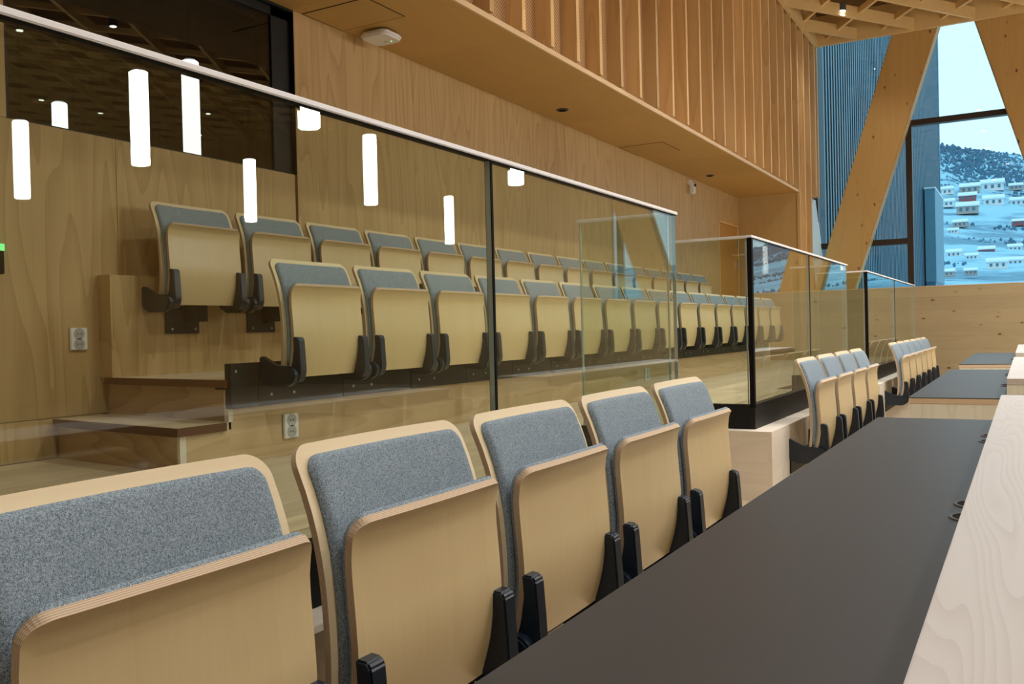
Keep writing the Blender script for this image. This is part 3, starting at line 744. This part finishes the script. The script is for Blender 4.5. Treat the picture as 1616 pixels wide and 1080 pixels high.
ap = empty('access_point', (-3.66, 4.80, SOFF_Z)); tag(ap, 'white square wireless access point on the soffit with a green light', 'access point')
def rounded(name, w, z0, z1, r, mat, parent, bev):
    poly = []
    for cx, cy, a0 in ((1, 1, 0), (-1, 1, 90), (-1, -1, 180), (1, -1, 270)):
        for k in range(6):
            a = math.radians(a0+k*18); poly.append((cx*(w/2-r)+r*math.cos(a), cy*(w/2-r)+r*math.sin(a)))
    return prism(name, poly, 'Z', z0, z1, mat, parent, bev)
rounded('housing', 0.22, -0.05, -0.012, 0.055, 'white', ap, 0.012)
rounded('mounting_plate', 0.14, -0.012, 0, 0.03, 'rubber', ap, 0.0)
cyl('status_light', (0.045, 0.05, -0.0505), 0.006, 0.003, 'green', ap, 10)
box('logo_slot', -0.005, 0.02, 0.035, 0.042, -0.0515, -0.049, 'socket_hole', ap)
for i, (x, y) in enumerate(((-3.60, 7.356), (-3.58, 11.66))):
    t = empty('sprinkler', (x, y, SOFF_Z)); tag(t, ['dark round ceiling sprinkler plate midway along the soffit', 'dark round ceiling sprinkler plate near the end of the soffit'][i], 'sprinkler', 'round plates in the soffit')
    cyl('rim', (0, 0, -0.004), 0.055, 0.008, 'ring', t, 20); cyl('core', (0, 0, -0.010), 0.035, 0.006, 'rubber', t, 16)
sc = empty('security_camera', (WALL_X, 11.55, 1.83)); tag(sc, 'small white security camera on the wall under the soffit', 'camera')
box('arm', 0, 0.06, -0.025, 0.025, 0.04, 0.1, 'white', sc, 0.006); box('body', 0.03, 0.10, -0.03, 0.03, -0.08, 0.06, 'white', sc, 0.012); cyl('lens', (0.10, 0.0, 0.03), 0.02, 0.02, 'rubber', sc, 12, 'X')
es = empty('wall_switch', (WALL_X, 2.27, 0.30)); tag(es, 'dark wall switch box with green light at the left edge', 'switch')
box('housing', 0, 0.03, -0.05, 0.053, 0, 0.10, 'rubber', es, 0.003); box('light', 0.005, 0.032, -0.045, 0.055, 0.10, 0.13, 'green', es, 0.002)

# ================================================================== OUTSIDE
# corrugated wing of the building running away from the window
fc = empty('corrugated_wing', (-3.1, 16.0, -3)); fc.location = (0, 0, 0); tag(fc, 'blue grey building wing with vertical corrugated cladding outside the window', 'building')
V, F, FM = [], [], []; y = 16.9; P = 0.27; pr = []
while y < 42:
    pr += [(0, y), (0, y+P*0.42), (-0.026, y+P*0.44), (-0.026, y+P*0.98)]; y += P
zs = [(-3, 2.60), (2.605, 6.2), (6.205, 14)]
for z0, z1 in zs:
    b = len(V)
    for dx, yy in pr: V += [(-3.1+dx, yy, z0), (-3.1+dx, yy, z1)]
    for i in range(len(pr)-1): F.append((b+2*i, b+2*i+1, b+2*i+3, b+2*i+2)); FM.append(0 if i % 4 == 0 else 1)  # batten sides and recesses take the colour with painted-in shade
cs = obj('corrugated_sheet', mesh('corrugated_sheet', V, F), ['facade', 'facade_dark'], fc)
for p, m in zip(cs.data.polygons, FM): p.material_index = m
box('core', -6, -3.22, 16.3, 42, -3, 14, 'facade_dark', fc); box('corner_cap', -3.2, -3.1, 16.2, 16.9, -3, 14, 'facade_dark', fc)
box('end_cap', -6, -3.07, 42, 42.3, -3, 14, 'facade2', fc)
an = empty('pale_reflection_box', (-3.0, 36, 0)); an.location = (0, 0, 0); tag(an, 'pale blue smooth box added for a window reflection, against the corrugated wing', 'building')  # added box, its pale colour imitates a reflection in the window glass
box('wall', -3.05, -2.72, 34.9, 38.5, 1.4, 4.65, 'facade2', an); box('base', -3.05, -2.75, 34.95, 38.4, -3, 1.4, 'facade', an); box('roof', -3.06, -2.70, 34.85, 38.55, 4.65, 4.7, 'snow', an)

# snowy hillside with houses and trees
def hz(x, y):
    t = (y-130)/870
    return y*(0.020+0.146*t-0.28*(max(min(x/y, 0.3), -0.3)+0.0375)*t)
nx, ny = 70, 60; V, F = [], []
for j in range(ny+1):
    y = 130+870*j/ny
    for i in range(nx+1):
        x = y*(-0.45+0.9*i/nx); V.append((x, y, hz(x, y)+1.2*math.sin(x*0.05+y*0.021)))
for j in range(ny):
    for i in range(nx): a = j*(nx+1)+i; F.append((a, a+1, a+nx+2, a+nx+1))
S(obj('hillside', mesh('hillside', V, F, True), 'hill'))
S(box('snow_field', -200, 200, 17, 135, -3.4, -3.2, 'snow'))
ro = random.Random(3)
def house(x, y, w, mat, label, long=0.8):
    d = w*0.7; h = w*0.42; z = hz(x, y)-h*0.12
    t = empty('house', (x, y, z)); t.rotation_euler.z = ro.uniform(-0.12, 0.12); tag(t, label, 'house', 'snow-covered houses on the hillside')
    box('walls', -w/2, w/2, -d/2, d/2, 0, h, mat, t)
    prism('roof', [(-d*0.62, h-0.04*w), (d*0.62, h-0.04*w), (d*0.60, h+0.04*w), (0, h+w*0.24), (-d*0.60, h+0.04*w)], 'X', -w*0.56, w*0.56, 'snow', t)
    for wx in (-0.3, 0.0, 0.3): box('window', wx*w-w*0.06, wx*w+w*0.06, -d/2-0.02*w, -d/2+0.02, h*0.35, h*0.75, 'facade', t)
PLACES = [(1504, 406, 21, 'hpale', 'pale house with peaked snow roof, lowest left of the window view'), (1532, 412, 18, 'hpale', 'small white house between the two lowest peaked roofs'),
  (1556, 405, 22, 'hred', 'dark red house low in the middle of the window view'), (1572, 428, 28, 'hpale', 'large pale house with broad snow roof near the parapet'),
  (1600, 402, 19, 'hpale', 'pale house low at the right beside the leaning column'), (1601, 424, 21, 'hpale', 'white house at the lower right just above the parapet'),
  (1493, 437, 20, 'brick', 'ochre house at the bottom left corner of the hill view'), (1530, 436, 18, 'brick', 'ochre house at the bottom of the hill left of the broad roof'),
  (1515, 358, 20, 'brick', 'lone ochre house halfway up the hill on the left'), (1503, 368, 15, 'hpale', 'tiny pale house halfway up the hill at the far left'), (1606, 362, 17, 'hred', 'dark red house halfway up the hill on the right'),
  (1527, 337, 30, 'brick', 'wide ochre house heading the village on the slope'), (1527, 318, 24, 'hred', 'dark red house with flat snow roof on the upper slope'),
  (1531, 305, 27, 'brick', 'topmost wide ochre house below the woods'), (1493, 324, 22, 'hpale', 'pale house on the upper slope beside the corrugated wing'), (1492, 304, 22, 'hpale', 'pale house highest on the left below the woods'),
  (1568, 328, 28, 'hpale', 'wide white house with domed snow roof on the upper slope'), (1606, 331, 22, 'hpale', 'pale house on the upper slope at the right by the column'),
  (1567, 304, 30, 'hpale', 'white house high on the slope right of the topmost ochre house'), (1603, 306, 18, 'brick', 'small ochre house highest on the right below the woods'),
  (1640, 330, 28, 'hpale', 'pale house on the upper slope hidden behind the right column'), (1668, 400, 24, 'hred', 'dark red house low behind the right leaning column'), (1700, 340, 28, 'brick', 'ochre house on the upper slope right of the right column')]
HOUSES = []
for u, v, wp, m, lab in PLACES:
    ratio = 0.00061*(510-v); q = (u-1616)*0.00055
    y = 130
    while hz(q*y, y)/y < ratio and y < 1000: y += 2
    HOUSES.append((q*y, y)); house(q*y, y, wp*y/1431*0.9, m, lab)
# bare woods along the ridge and between the houses: nobody could count the trees
ico = bmesh.new(); bmesh.ops.create_icosphere(ico, subdivisions=1, radius=1.0); iv = [v.co.copy() for v in ico.verts]; iff = [[v.index for v in f.verts] for f in ico.faces]; ico.free()
V, F = [], []
for i in range(7600):
    if i < 5800: y = ro.uniform(740, 1000)
    elif i < 6600: y = ro.uniform(950, 1000)
    else: y = ro.choice((330, 470, 560))+ro.uniform(-14, 14)
    x = y*ro.uniform(-0.12, 0.26)
    if any(abs(x-a) < 14 and abs(y-b) < 14 for a, b in HOUSES): continue
    z = hz(x, y); r = ro.uniform(0.0007, 0.0019)*y; b = len(V); sz = ro.uniform(0.8, 1.6)
    for v in iv: V.append((x+v.x*r*ro.uniform(.6, 1.25), y+v.y*r, z+r*0.4+v.z*r*sz*ro.uniform(.7, 1.25)))
    F += [[k+b for k in f] for f in iff]
wo = obj('hillside_woods', mesh('hillside_woods', V, F), 'tree'); tag(wo, 'dark bare woods covering the ridge of the snowy hill', 'woods', None, 'stuff')
